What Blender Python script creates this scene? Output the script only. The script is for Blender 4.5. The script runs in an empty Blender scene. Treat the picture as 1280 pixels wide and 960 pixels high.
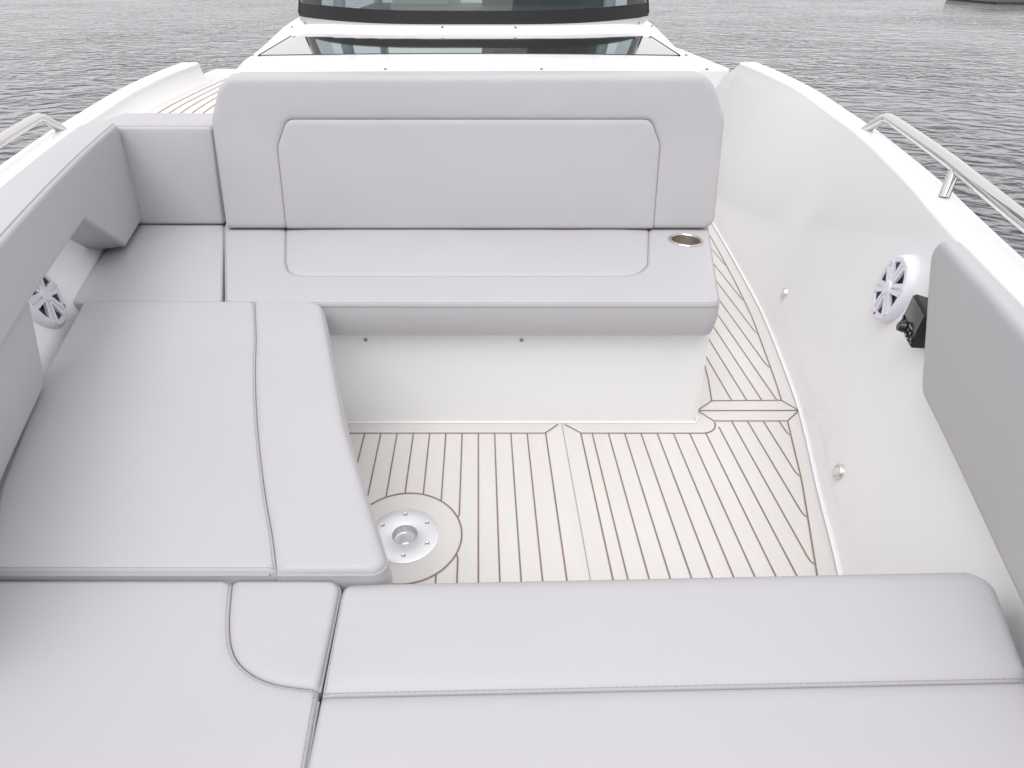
import bpy, bmesh, math, random
import numpy as np
from mathutils import Vector, Matrix, noise
from mathutils.geometry import delaunay_2d_cdt

random.seed(4)
R = math.radians
C = bpy.context.scene.collection
SC = bpy.context.scene

# ------------------------------------------------------------------ materials
def mat(name, col=(.8, .8, .8), rough=.5, metal=0.0, spec=.5, coat=0.0):
    m = bpy.data.materials.new(name)
    m.use_nodes = True
    b = m.node_tree.nodes['Principled BSDF']
    b.inputs['Base Color'].default_value = (*col, 1)
    b.inputs['Roughness'].default_value = rough
    b.inputs['Metallic'].default_value = metal
    b.inputs['Specular IOR Level'].default_value = spec
    b.inputs['Coat Weight'].default_value = coat
    b.inputs['Coat Roughness'].default_value = .05
    return m

def nodes(m):
    nt = m.node_tree
    return nt, nt.nodes['Principled BSDF']

def add(nt, kind, **kw):
    n = nt.nodes.new(kind)
    for k, v in kw.items():
        if k in n.inputs:
            n.inputs[k].default_value = v
        else:
            setattr(n, k, v)
    return n

def tone(m, c1, c2, scale=3.0, detail=3, stretch=(1, 1, 1)):
    """slow two-tone variation of the base colour in object space"""
    nt, b = nodes(m)
    tc = add(nt, 'ShaderNodeTexCoord')
    mp = add(nt, 'ShaderNodeMapping'); mp.inputs['Scale'].default_value = stretch
    nz = add(nt, 'ShaderNodeTexNoise'); nz.inputs['Scale'].default_value = scale; nz.inputs['Detail'].default_value = detail
    cr = add(nt, 'ShaderNodeValToRGB')
    cr.color_ramp.elements[0].position = .3; cr.color_ramp.elements[1].position = .7
    cr.color_ramp.elements[0].color = (*c1, 1); cr.color_ramp.elements[1].color = (*c2, 1)
    L = nt.links.new
    L(tc.outputs['Object'], mp.inputs['Vector']); L(mp.outputs['Vector'], nz.inputs['Vector'])
    L(nz.outputs['Fac'], cr.inputs['Fac']); L(cr.outputs['Color'], b.inputs['Base Color'])

def bump(m, scale, strength, dist=.001, kind='noise', detail=2, stretch=(1, 1, 1)):
    nt, b = nodes(m)
    tc = add(nt, 'ShaderNodeTexCoord')
    mp = add(nt, 'ShaderNodeMapping'); mp.inputs['Scale'].default_value = stretch
    if kind == 'noise':
        t = add(nt, 'ShaderNodeTexNoise'); t.inputs['Detail'].default_value = detail; o = t.outputs['Fac']
    else:
        t = add(nt, 'ShaderNodeTexVoronoi'); o = t.outputs['Distance']
    t.inputs['Scale'].default_value = scale
    bp = add(nt, 'ShaderNodeBump'); bp.inputs['Strength'].default_value = strength; bp.inputs['Distance'].default_value = dist
    L = nt.links.new
    L(tc.outputs['Object'], mp.inputs['Vector']); L(mp.outputs['Vector'], t.inputs['Vector'])
    L(o, bp.inputs['Height'])
    prev = b.inputs['Normal'].links
    if prev:
        L(prev[0].from_socket, bp.inputs['Normal'])
    L(bp.outputs['Normal'], b.inputs['Normal'])

VINYL = mat('grey_vinyl', (.47, .462, .478), .45, spec=.3)
tone(VINYL, (.462, .453, .470), (.480, .472, .488), 2.2)
bump(VINYL, 700, .10, .0006, 'voronoi')
bump(VINYL, 5, .12, .004)
THREAD = mat('grey_thread', (.34, .335, .345), .7, spec=.2)
PIPE = mat('vinyl_welt', (.43, .424, .44), .45, spec=.3)
GEL = mat('white_gelcoat', (.87, .866, .874), .13, spec=.42, coat=0.0)
tone(GEL, (.866, .862, .870), (.882, .878, .886), 1.3)
GELM = mat('white_gelcoat_matt', (.88, .88, .882), .35, spec=.4)
STUD = mat('dull_steel', (.32, .31, .30), .3, .9)
DECK = mat('pale_foam_teak', (.66, .64, .62), .6, spec=.3)
tone(DECK, (.672, .652, .632), (.70, .682, .664), 5, 4, (3, .5, 1))
bump(DECK, 260, .18, .0005, stretch=(1, .08, 1))
CAULK = mat('brown_caulk', (.20, .135, .10), .7, spec=.2)
tone(CAULK, (.235, .165, .12), (.30, .215, .16), 6)
SEAM = mat('grey_seam', (.33, .32, .32), .6)
STEEL = mat('polished_steel', (.66, .65, .64), .05, 1.0)
ALU = mat('satin_aluminium', (.90, .905, .92), .35, .85)
bump(ALU, 350, .05, .0003)
CUPM = mat('cup_steel', (.74, .70, .63), .34, 1.0)
BLACK = mat('black_plastic', (.017, .017, .018), .4)
bump(BLACK, 900, .1, .0004)
BLACKG = mat('black_gloss', (.012, .012, .013), .09)
SCREENM = mat('dark_screen', (.035, .036, .038), .16)
GREYMARK = mat('grey_marking', (.55, .55, .56), .5)
SPKW = mat('white_speaker_plastic', (.76, .745, .82), .38)
CONE = mat('speaker_cone', (.022, .023, .032), .55)
RUBBER = mat('rubber_trim', (.016, .015, .016), .6, spec=.25)
DASH = mat('dash_grey', (.075, .08, .085), .5)
LIGHTG = mat('interior_grey', (.42, .44, .45), .5)
LENS = mat('clear_lens', (.72, .72, .70), .12, spec=.6)
HATCH = mat('dark_hatch_glass', (.012, .014, .015), .012, spec=.9, coat=1.0)
QUAY = mat('dark_quay_timber', (.018, .017, .016), .8)
tone(QUAY, (.010, .010, .010), (.04, .035, .03), 2.0, 5)

def glass_mat():
    m = bpy.data.materials.new('tinted_glass'); m.use_nodes = True
    nt = m.node_tree; nt.nodes.clear()
    out = nt.nodes.new('ShaderNodeOutputMaterial')
    tr = nt.nodes.new('ShaderNodeBsdfTransparent'); tr.inputs['Color'].default_value = (.74, .80, .80, 1)
    gl = nt.nodes.new('ShaderNodeBsdfGlossy'); gl.inputs['Roughness'].default_value = .01
    fr = nt.nodes.new('ShaderNodeFresnel'); fr.inputs['IOR'].default_value = 1.45
    mx = nt.nodes.new('ShaderNodeMixShader')
    ge = nt.nodes.new('ShaderNodeNewGeometry'); sub = nt.nodes.new('ShaderNodeMath'); sub.operation = 'SUBTRACT'; sub.inputs[0].default_value = 1
    mu = nt.nodes.new('ShaderNodeMath'); mu.operation = 'MULTIPLY'
    nt.links.new(ge.outputs['Backfacing'], sub.inputs[1]); nt.links.new(sub.outputs[0], mu.inputs[0]); nt.links.new(fr.outputs['Fac'], mu.inputs[1])
    nt.links.new(mu.outputs[0], mx.inputs[0]); nt.links.new(tr.outputs[0], mx.inputs[1])
    nt.links.new(gl.outputs[0], mx.inputs[2]); nt.links.new(mx.outputs[0], out.inputs['Surface'])
    return m
GLASS = glass_mat()

# ------------------------------------------------------------------ object helpers
def link(name, me, m, parent=None, smooth=True):
    o = bpy.data.objects.new(name, me)
    C.objects.link(o)
    if m: me.materials.append(m)
    if parent: o.parent = parent
    if smooth:
        for p in me.polygons: p.use_smooth = True
    return o

def mesh(name, verts, faces, m, parent=None, smooth=True, sharp=None):
    me = bpy.data.meshes.new(name)
    me.from_pydata([tuple(v) for v in verts], [], faces)
    me.validate(); me.update()
    o = link(name, me, m, parent, smooth)
    if sharp is not None:
        me.set_sharp_from_angle(angle=R(sharp))
    return o

def from_bm(name, bm, m, parent=None, smooth=True, sharp=40):
    bmesh.ops.recalc_face_normals(bm, faces=bm.faces)
    me = bpy.data.meshes.new(name); bm.to_mesh(me); bm.free()
    o = link(name, me, m, parent, smooth)
    if smooth and sharp: me.set_sharp_from_angle(angle=R(sharp))
    return o

def tag(o, label=None, cat=None, group=None, kind=None):
    if label: o['label'] = label
    if cat: o['category'] = cat
    if group: o['group'] = group
    if kind: o['kind'] = kind
    return o

def empty(name, loc, label, cat, group=None):
    o = bpy.data.objects.new(name, None); C.objects.link(o)
    o.location = loc; o.empty_display_size = .1
    return tag(o, label, cat, group)

def local(o, root):
    """object was built in world coordinates: keep it there under a moved root"""
    o.matrix_parent_inverse = Matrix.Translation(-Vector(root.location))
    return o

def interp(tab, y):
    ys = [t[0] for t in tab]
    return [float(np.interp(y, ys, [t[k] for t in tab])) for k in range(1, len(tab[0]))]

def smooth_tab(tab, n):
    """Catmull-Rom resample of a table whose first column is the parameter"""
    P = [Vector(t) if len(t) <= 4 else t for t in tab]
    out = []
    for i in range(len(tab) - 1):
        p0, p1, p2, p3 = [np.array(tab[max(0, min(len(tab) - 1, i + k))], float) for k in (-1, 0, 1, 2)]
        for k in range(n):
            t = k / n
            out.append(tuple(.5 * ((2 * p1) + (p2 - p0) * t + (2 * p0 - 5 * p1 + 4 * p2 - p3) * t * t + (3 * p1 - p0 - 3 * p2 + p3) * t ** 3)))
    out.append(tuple(map(float, tab[-1])))
    return out

def loft(name, rows, m, parent=None, close=False, sharp=None, flip=False):
    """rows: list of equal length point lists"""
    n = len(rows[0]); V = [p for r in rows for p in r]; F = []
    for i in range(len(rows) - 1):
        for j in range(n - 1 if not close else n):
            k = (j + 1) % n
            f = (i * n + j, i * n + k, (i + 1) * n + k, (i + 1) * n + j)
            F.append(f[::-1] if flip else f)
    return mesh(name, V, F, m, parent, True, sharp)

def tube_bm(bm, pts, r, seg=12, caps=True):
    pts = [Vector(p) for p in pts]; rings = []
    up = Vector((0, 0, 1)); prev = None
    for i, p in enumerate(pts):
        d = (pts[min(i + 1, len(pts) - 1)] - pts[max(i - 1, 0)]).normalized()
        if prev is None:
            a = up if abs(d.dot(up)) < .95 else Vector((1, 0, 0))
            s = d.cross(a).normalized()
        else:
            s = (prev - d * prev.dot(d)).normalized()
        prev = s; t = d.cross(s)
        rr = r[i] if isinstance(r, (list, tuple)) else r
        rings.append([bm.verts.new(p + s * (rr * math.cos(2 * math.pi * k / seg)) + t * (rr * math.sin(2 * math.pi * k / seg))) for k in range(seg)])
    for a, b in zip(rings, rings[1:]):
        for k in range(seg):
            bm.faces.new((a[k], a[(k + 1) % seg], b[(k + 1) % seg], b[k]))
    if caps:
        bm.faces.new(rings[0][::-1]); bm.faces.new(rings[-1])

def tube(name, pts, r, m, parent=None, seg=12):
    bm = bmesh.new(); tube_bm(bm, pts, r, seg)
    return from_bm(name, bm, m, parent, sharp=50)

def lathe_bm(bm, prof, M=None, seg=40, cap0=True, cap1=True):
    """prof: list (r, z)"""
    M = M or Matrix(); rings = []
    for r, z in prof:
        if r < 1e-6: rings.append([bm.verts.new(M @ Vector((0, 0, z)))]); continue
        rings.append([bm.verts.new(M @ Vector((r * math.cos(2 * math.pi * k / seg), r * math.sin(2 * math.pi * k / seg), z))) for k in range(seg)])
    for a, b in zip(rings, rings[1:]):
        for k in range(seg):
            q = (k + 1) % seg
            if len(a) == 1 and len(b) == 1: continue
            if len(a) == 1: bm.faces.new((a[0], b[k], b[q]))
            elif len(b) == 1: bm.faces.new((a[k], a[q], b[0]))
            else: bm.faces.new((a[k], a[q], b[q], b[k]))

def lathe(name, prof, m, parent=None, M=None, seg=40, sharp=35):
    bm = bmesh.new(); lathe_bm(bm, prof, M, seg)
    return from_bm(name, bm, m, parent, sharp=sharp)

def box_bm(bm, c, s, M=None, bev=0.0):
    M = M or Matrix()
    r = bmesh.ops.create_cube(bm, size=1, matrix=M @ Matrix.Translation(c) @ Matrix.Diagonal((*s, 1)))
    if bev:
        es = list({e for v in r['verts'] for e in v.link_edges})
        bmesh.ops.bevel(bm, geom=es, offset=bev, segments=3, profile=.6, affect='EDGES')

def box(name, c, s, m, parent=None, M=None, bev=.004):
    bm = bmesh.new(); box_bm(bm, c, s, M, bev)
    return from_bm(name, bm, m, parent, sharp=40)

# ------------------------------------------------------------------ upholstery panels
def round_loop(loop, ds):
    """loop: (u, v, corner_radius, (edge_width, edge_depth)) -> sampled points + edge spec per segment"""
    n = len(loop); segs = []
    for i in range(n):
        p = np.array(loop[i][:2], float); a = np.array(loop[i - 1][:2], float); b = np.array(loop[(i + 1) % n][:2], float)
        r = loop[i][2]
        if r <= 0:
            segs.append(([p], loop[i - 1][3], loop[i][3])); continue
        da = (a - p) / np.linalg.norm(a - p); db = (b - p) / np.linalg.norm(b - p)
        ang = math.acos(max(-1, min(1, float(da @ db)))); t = r / math.tan(ang / 2)
        t = min(t, .49 * np.linalg.norm(a - p), .49 * np.linalg.norm(b - p)); rr = t * math.tan(ang / 2)
        p1 = p + da * t; p2 = p + db * t
        c = p + (da + db) / np.linalg.norm(da + db) * (rr / math.sin(ang / 2))
        a1 = math.atan2(*(p1 - c)[::-1]); a2 = math.atan2(*(p2 - c)[::-1]); d = (a2 - a1 + math.pi) % (2 * math.pi) - math.pi
        k = max(3, int(abs(d) / .16))
        segs.append(([c + rr * np.array([math.cos(a1 + d * q / k), math.sin(a1 + d * q / k)]) for q in range(k + 1)], loop[i - 1][3], loop[i][3]))
    pts, ed = [], []
    for i in range(n):
        arc, e0, e1 = segs[i]
        for q, p in enumerate(arc[:-1]):
            f = q / max(1, len(arc) - 1)
            pts.append(p); ed.append(tuple(e0[k] * (1 - f) + e1[k] * f for k in (0, 1)))
        a = arc[-1]; b = segs[(i + 1) % n][0][0]
        k = max(1, int(np.linalg.norm(b - a) / ds))
        for q in range(k):
            pts.append(a + (b - a) * q / k); ed.append(e1)
    return np.array(pts), np.array(ed, float)

def inside(P, loop):
    x, y = P[:, 0], P[:, 1]; res = np.zeros(len(P), bool)
    a = loop; b = np.roll(loop, -1, 0)
    for (x0, y0), (x1, y1) in zip(a, b):
        c = ((y0 > y) != (y1 > y))
        if y1 != y0:
            res ^= c & (x < (x1 - x0) * (y - y0) / (y1 - y0) + x0)
    return res

def seg_dist(P, loop):
    a = loop; b = np.roll(loop, -1, 0); ab = b - a
    L = np.maximum((ab ** 2).sum(1), 1e-12)
    ap = P[:, None, :] - a[None]
    t = np.clip((ap * ab[None]).sum(2) / L[None], 0, 1)
    d = ap - t[..., None] * ab[None]
    return np.sqrt((d ** 2).sum(2))

def panel(name, loop, T, frame, m, parent=None, crown=.004, holes=(), ds=.011, grid=.028, bulge=.004, wob=.0012, seed=0, low=0.0, reach=.09, pipe=None, stitch=0.0):
    """one stuffed piece of upholstery; frame(u, v, h) -> world point; h runs 0 (back) .. T (front)"""
    B, E = round_loop(loop, ds)
    area = .5 * np.sum(B[:, 0] * np.roll(B[:, 1], -1) - np.roll(B[:, 0], -1) * B[:, 1])
    if area < 0:
        B = B[::-1].copy(); E = np.roll(E[::-1], -1, 0).copy()
    HB = [np.array([(cx + r * math.cos(t), cy + r * math.sin(t)) for t in np.linspace(0, 2 * math.pi, 40, endpoint=False)]) for cx, cy, r in holes]
    tan = np.roll(B, -1, 0) - np.roll(B, 1, 0); tan /= np.linalg.norm(tan, axis=1)[:, None]
    nin = np.c_[-tan[:, 1], tan[:, 0]]
    cand = []
    for f in (.04, .13, .28, .5, .8, 1.15):
        q = B + nin * (E[:, :1] * f)
        cand.append((q, E[:, 0] * f * .93))
    lo, hi = B.min(0), B.max(0)
    gx, gy = np.meshgrid(np.arange(lo[0], hi[0], grid), np.arange(lo[1], hi[1], grid))
    gx = gx + (np.arange(gx.shape[0]) % 2)[:, None] * grid * .5
    g = np.c_[gx.ravel(), gy.ravel()]
    cand.append((g, np.full(len(g), max(.006, float(E[:, 0].mean()) * 1.25))))
    keep = []
    for q, md in cand:
        d = seg_dist(q, B).min(1); ok = inside(q, B) & (d >= md)
        for hb, (cx, cy, r) in zip(HB, holes):
            ok &= np.hypot(q[:, 0] - cx, q[:, 1] - cy) > r + .006
        keep.append(q[ok])
    I = np.concatenate(keep)
    pts = [tuple(p) for p in B]; edges = [(i, (i + 1) % len(B)) for i in range(len(B))]
    hid = []
    for hb in HB:
        s = len(pts); pts += [tuple(p) for p in hb]; k = len(hb)
        edges += [(s + i, s + (i + 1) % k) for i in range(k)]; hid.append((s, k))
    pts += [tuple(p) for p in I]
    vo, eo, fo, ov, oe, of = delaunay_2d_cdt([Vector(p) for p in pts], edges, [], 0, 1e-6)
    V = np.array([(v.x, v.y) for v in vo])
    cen = np.array([V[list(f)].mean(0) for f in fo])
    ok = inside(cen, B)
    for hb in HB: ok &= ~inside(cen, hb)
    faces = [tuple(f) for f, k in zip(fo, ok) if k]
    D = seg_dist(V, B)
    w = np.maximum(E[None, :, 0], 1e-5); x = 1 - np.clip(D / w, 0, 1)
    drop = E[None, :, 1] * (1 - np.sqrt(np.maximum(0, 1 - x * x)))
    h = T - drop.max(1)
    dm = D.min(1)
    h = h + crown * (1 - np.exp(-dm / reach))
    for i, (u, v) in enumerate(V):
        k = min(1, dm[i] / .02)
        h[i] += wob * k * noise.noise(Vector((u * 7 + seed * 3.1, v * 7 - seed, seed)))
        h[i] += .0011 * k * math.exp(-dm[i] / .022) * noise.noise(Vector((u * 38, v * 38, seed)))   # puckers along the seams
    verts = [frame(float(u), float(v), float(hh)) for (u, v), hh in zip(V, h)]
    # map boundary points to output indices
    look = {}
    for oi, src in enumerate(ov):
        for s in src: look[s] = oi
    nb = len(B); ring = [look[i] for i in range(nb)]
    prev = ring
    rows = (.2, .45, .7, .9, 1.0)
    for t in rows:
        cur = []
        for i in range(nb):
            top = h[ring[i]]
            bl = bulge * math.sin(math.pi * min(1, t)) if E[i][1] > .009 else -.0006
            p = B[i] - nin[i] * bl
            cur.append(len(verts)); verts.append(frame(float(p[0]), float(p[1]), float(top + (low - top) * t)))
        for i in range(nb):
            j = (i + 1) % nb
            faces.append((prev[i], cur[i], cur[j], prev[j]))
        prev = cur
    for s, k in hid:
        r0 = [look[s + i] for i in range(k)]; cur = []
        for i in range(k):
            u, v = pts[s + i]; cur.append(len(verts)); verts.append(frame(u, v, 0.0 + low))
        for i in range(k):
            j = (i + 1) % k; faces.append((r0[i], r0[j], cur[j], cur[i]))
    bm = bmesh.new()
    bv = [bm.verts.new(v) for v in verts]
    for f in faces:
        try: bm.faces.new([bv[i] for i in f])
        except ValueError: pass
    o = from_bm(name, bm, m, parent, sharp=75)
    if stitch:
        # a line of thread just inside the sewn edges
        dist = np.linalg.norm(np.roll(B, -1, 0) - B, axis=1)
        Q = []; keepd = False
        for i in range(nb):
            for f in np.arange(0, 1, max(.12, min(1, .0028 / max(dist[i], 1e-5)))):
                j = (i + 1) % nb
                p = B[i] * (1 - f) + B[j] * f; nn = nin[i] * (1 - f) + nin[j] * f
                q = p + nn * stitch
                w_, dp = E[i]; x_ = max(0, 1 - stitch / max(w_, 1e-5))
                z_ = T - dp * (1 - math.sqrt(max(0, 1 - x_ * x_))) + crown * (1 - math.exp(-stitch / reach))
                Q.append(frame(float(q[0]), float(q[1]), float(z_ + .0002)))
        Q.append(Q[0])
        bm = bmesh.new()
        tube_bm(bm, Q, [.00060 if (k % 3) else .0002 for k in range(len(Q))], 4)
        from_bm('stitching', bm, THREAD, o if parent is None else parent, False)
    if pipe:
        off, rad = pipe
        P = [frame(float(B[i][0] - nin[i][0] * .0005), float(B[i][1] - nin[i][1] * .0005), float(h[ring[i]] - off)) for i in range(nb) if E[i][1] > .009]
        if len(P) == nb: P.append(P[0])
        keepP = [P[0]]
        for p in P[1:]:
            keepP.append(p)
        # break where the outline jumps across a seam
        runs = [[keepP[0]]]
        for a, b in zip(keepP, keepP[1:]):
            if (Vector(a) - Vector(b)).length > .06: runs.append([])
            runs[-1].append(b)
        if len(runs) > 1 and (Vector(runs[-1][-1]) - Vector(runs[0][0])).length < .06:
            runs[0] = runs.pop() + runs[0]
        bm = bmesh.new()
        for r in runs:
            if len(r) > 2: tube_bm(bm, r, rad, 6)
        from_bm('piping', bm, PIPE, o if parent is None else parent)
    return o

OUT = (.017, .015)      # rolled outer edge
CRISP = (.009, .0092)    # boxed outer edge with welt
SEAMW = (.016, .0065)   # sewn seam

def flat(z0):
    return lambda u, v, h: (u, v, z0 + h)

# ================================================================== THE SETTING
# world: overcast daylight
W = bpy.data.worlds.new('World'); SC.world = W; W.use_nodes = True
nt = W.node_tree; bg = nt.nodes['Background']
sky = nt.nodes.new('ShaderNodeTexSky'); sky.sky_type = 'NISHITA'; sky.sun_disc = False
SUN_EL, SUN_AZ = 68, 205      # azimuth measured clockwise from +Y
sky.sun_elevation = R(SUN_EL); sky.sun_rotation = R(SUN_AZ)
sky.air_density = 1.0; sky.dust_density = 3.0; sky.ozone_density = 1.0
hs = nt.nodes.new('ShaderNodeHueSaturation'); hs.inputs['Saturation'].default_value = .10
tcw = nt.nodes.new('ShaderNodeTexCoord')
cn = nt.nodes.new('ShaderNodeTexNoise'); cn.inputs['Scale'].default_value = 2.2; cn.inputs['Detail'].default_value = 5
cr = nt.nodes.new('ShaderNodeValToRGB')
cr.color_ramp.elements[0].position = .3; cr.color_ramp.elements[0].color = (5.0, 4.94, 5.06, 1)
cr.color_ramp.elements[1].position = .7; cr.color_ramp.elements[1].color = (6.3, 6.2, 6.36, 1)
mx = nt.nodes.new('ShaderNodeMix'); mx.data_type = 'RGBA'; mx.blend_type = 'MIX'; mx.inputs[0].default_value = .78
L = nt.links.new
L(sky.outputs[0], hs.inputs['Color']); L(tcw.outputs['Generated'], cn.inputs['Vector']); L(cn.outputs['Fac'], cr.inputs['Fac'])
L(hs.outputs[0], mx.inputs[6]); L(cr.outputs[0], mx.inputs[7]); L(mx.outputs[2], bg.inputs['Color'])
bg.inputs['Strength'].default_value = .13

sl = bpy.data.lights.new('sun', 'SUN'); sl.energy = .8; sl.angle = R(45); sl.color = (1, .985, .965)
so = bpy.data.objects.new('sun', sl); C.objects.link(so)
d = Vector((math.sin(R(SUN_AZ)) * math.cos(R(SUN_EL)), math.cos(R(SUN_AZ)) * math.cos(R(SUN_EL)), math.sin(R(SUN_EL))))
so.rotation_euler = (-d).to_track_quat('-Z', 'Y').to_euler(); so.location = d * 20

# water
WATER_Z = -.62
def water_mat():
    m = mat('rippled_water', (.055, .055, .064), .05, spec=1.0)
    nt, b = nodes(m)
    b.inputs['IOR'].default_value = 1.333
    tc = add(nt, 'ShaderNodeTexCoord')
    L = nt.links.new
    prev = None
    # patches of calmer and rougher water
    pn = add(nt, 'ShaderNodeTexNoise'); pn.inputs['Scale'].default_value = .16; pn.inputs['Detail'].default_value = 3
    L(tc.outputs['Object'], pn.inputs['Vector'])
    pr = add(nt, 'ShaderNodeMapRange'); pr.inputs['From Min'].default_value = .32; pr.inputs['From Max'].default_value = .68
    pr.inputs['To Min'].default_value = .35; pr.inputs['To Max'].default_value = 1.0
    L(pn.outputs['Fac'], pr.inputs['Value'])
    for (sc, st, dist, rot, sx, det, kind) in ((.7, .9, .62, .35, 1.5, 3, 'FBM'), (1.7, 1.0, .17, -.25, 1.6, 4, 'RIDGED_MULTIFRACTAL'), (5.0, .75, .11, .15, 1.5, 3, 'FBM'), (17.0, .3, .022, -.5, 1.3, 2, 'FBM')):
        mp = add(nt, 'ShaderNodeMapping'); mp.inputs['Rotation'].default_value = (0, 0, rot); mp.inputs['Scale'].default_value = (1, sx, 1)
        n = add(nt, 'ShaderNodeTexNoise'); n.noise_type = kind; n.inputs['Scale'].default_value = sc; n.inputs['Detail'].default_value = det; n.inputs['Distortion'].default_value = .9
        if kind != 'FBM':
            n.inputs['Gain'].default_value = 1.2; n.inputs['Offset'].default_value = .9; n.normalize = True
        bp = add(nt, 'ShaderNodeBump'); bp.inputs['Distance'].default_value = dist
        mu = add(nt, 'ShaderNodeMath'); mu.operation = 'MULTIPLY'; mu.inputs[1].default_value = st
        L(pr.outputs['Result'], mu.inputs[0]); L(mu.outputs[0], bp.inputs['Strength'])
        L(tc.outputs['Object'], mp.inputs['Vector']); L(mp.outputs['Vector'], n.inputs['Vector']); L(n.outputs['Fac'], bp.inputs['Height'])
        if prev: L(prev, bp.inputs['Normal'])
        prev = bp.outputs['Normal']
    L(prev, b.inputs['Normal'])
    return m
WAT = water_mat()
mesh('water', [(-3000, -3000, WATER_Z), (3000, -3000, WATER_Z), (3000, 3000, WATER_Z), (-3000, 3000, WATER_Z)], [(0, 1, 2, 3)], WAT).__setitem__('kind', 'structure')

# ================================================================== THE BOAT
boat = empty('motor_boat', (-.05, 1.5, -.62), 'open white motor boat with pale planked deck, seen from its bow towards the console', 'boat')
def bpart(o, par=None):
    return o
XC = -.05
# station table: y, liner foot x, gunwale inner x, gunwale outer x, gunwale z  (starboard; port is the mirror image)
ST = [(-1.00, .02, .06, .10, .74), (-.70, .20, .27, .36, .73), (-.35, .40, .47, .565, .72), (0, .555, .625, .72, .71), (.30, .665, .735, .832, .705),
      (.55, .752, .818, .915, .70), (.853, .858, .916, 1.014, .70), (1.116, .935, .995, 1.094, .70), (1.369, 1.013, 1.078, 1.176, .70),
      (1.60, 1.074, 1.152, 1.248, .703), (2.07, 1.172, 1.283, 1.369, .708), (2.40, 1.222, 1.342, 1.427, .716), (2.85, 1.280, 1.415, 1.497, .728), (3.30, 1.330, 1.440, 1.530, .738), (3.64, 1.365, 1.445, 1.548, .74)]
STS = smooth_tab(ST, 6)
def stn(y): return interp(STS, y)

def side(sign, y0, y1, extra_aft=0.0):
    """gunwale cap + outer hull + inner liner for one side"""
    mx_ = (lambda x: x) if sign > 0 else (lambda x: 2 * XC - x)
    rows_g, rows_h, rows_l = [], [], []
    ys = [s[0] for s in STS if y0 <= s[0] <= y1]
    for y in ys:
        b, i, o, z = stn(y)
        k = .011
        g = [(o - .002, z - .075), (o + .004, z - .03)]
        for a in range(0, 7):
            t = a / 6 * math.pi / 2
            g.append((o - k + k * math.cos(t), z - k + k * math.sin(t)))
        for a in range(0, 7):
            t = math.pi / 2 + a / 6 * math.pi / 2
            g.append((i + k + k * math.cos(t), z - k + k * math.sin(t)))
        rows_g.append([(mx_(x), y, zz) for x, zz in g])
        rows_h.append([(mx_(o - .002), y, z - .075), (mx_(o - .012), y, z - .08), (mx_(o - .03), y, z - .3), (mx_(o - .10), y, -.2), (mx_(o - .22), y, -.72)])
        rows_l.append((y, b, i, z))
    f = sign < 0
    loft('gunwale', rows_g, GEL, boat, sharp=50, flip=not f)
    loft('outer_hull', rows_h, GEL, boat, sharp=50, flip=f)
    return rows_l, mx_

rl, mxs = side(1, -1.0, 3.64)
rows = []
for y, b, i, z in rl:
    r = [(b - .010, y, .0035)]
    for a in range(0, 6):
        t = a / 5 * math.pi / 2
        r.append((b - .010 + .010 * math.sin(t), y, .0045 + .010 - .010 * math.cos(t)))
    for a in range(1, 13):
        t = a / 12
        x = b + (i - b) * (t + .03 * math.sin(math.pi * t))
        r.append((x, y, .0145 + (z - .011 - .0145) * t))
    rows.append(r)
loft('hull_liner', rows, GEL, boat, sharp=50)
# closing face of the starboard bulwark at its aft end
b, i, o, z = stn(3.64)
bm = bmesh.new()
ea = [(b, 3.6405, .0), (i, 3.6405, z - .012), (i + .011, 3.6405, z), (o - .011, 3.6405, z), (o, 3.6405, z - .012), (o, 3.6405, .0)]
eb = [(b + .03, 4.45, .0), (i + .012, 3.86, z - .10), (i + .022, 3.84, z - .085), (o - .011, 3.80, z - .06), (o, 3.80, z - .075), (o, 4.45, .0)]
va = [bm.verts.new(p) for p in ea]; vb = [bm.verts.new(p) for p in eb]
for q in range(6): bm.faces.new((va[q], va[(q + 1) % 6], vb[(q + 1) % 6], vb[q]))
bm.faces.new(va[::-1]); bm.faces.new(vb)
from_bm('bulwark_end', bm, GEL, boat, sharp=40)
# lower aft quarter beyond the boarding gap
box('aft_quarter', (1.16, 5.35, .30), (.80, 2.6, .72), GEL, boat, bev=.02)

rl, mxp = side(-1, -1.0, 3.78)
rows = []
for y, b, i, z in rl:
    r = []
    if y < 2.13:
        for a in range(0, 11):
            t = a / 10
            r.append((mxp(i) + float(np.interp(t, [0, .18, .85, 1], [.150, .118, .012, 0])), y, .34 + (z - .011 - .34) * t))
    else:
        for a in range(0, 11):
            t = a / 10
            r.append((mxp(i - .035 * (1 - t) ** 2), y, .645 + (z - .011 - .645) * t))
    rows.append(r)
k = [q for q, s in enumerate(rl) if s[0] < 2.13]
loft('hull_liner', [rows[q] for q in k], GEL, boat, sharp=50, flip=True)
loft('bulwark', [rows[q] for q in range(len(rows)) if q not in k], GEL, boat, sharp=50, flip=True)
b, i, o, z = stn(3.64)
box('aft_quarter', (-1.25, 3.91, .24), (.816, .51, .80), GEL, boat, bev=.004)

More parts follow.
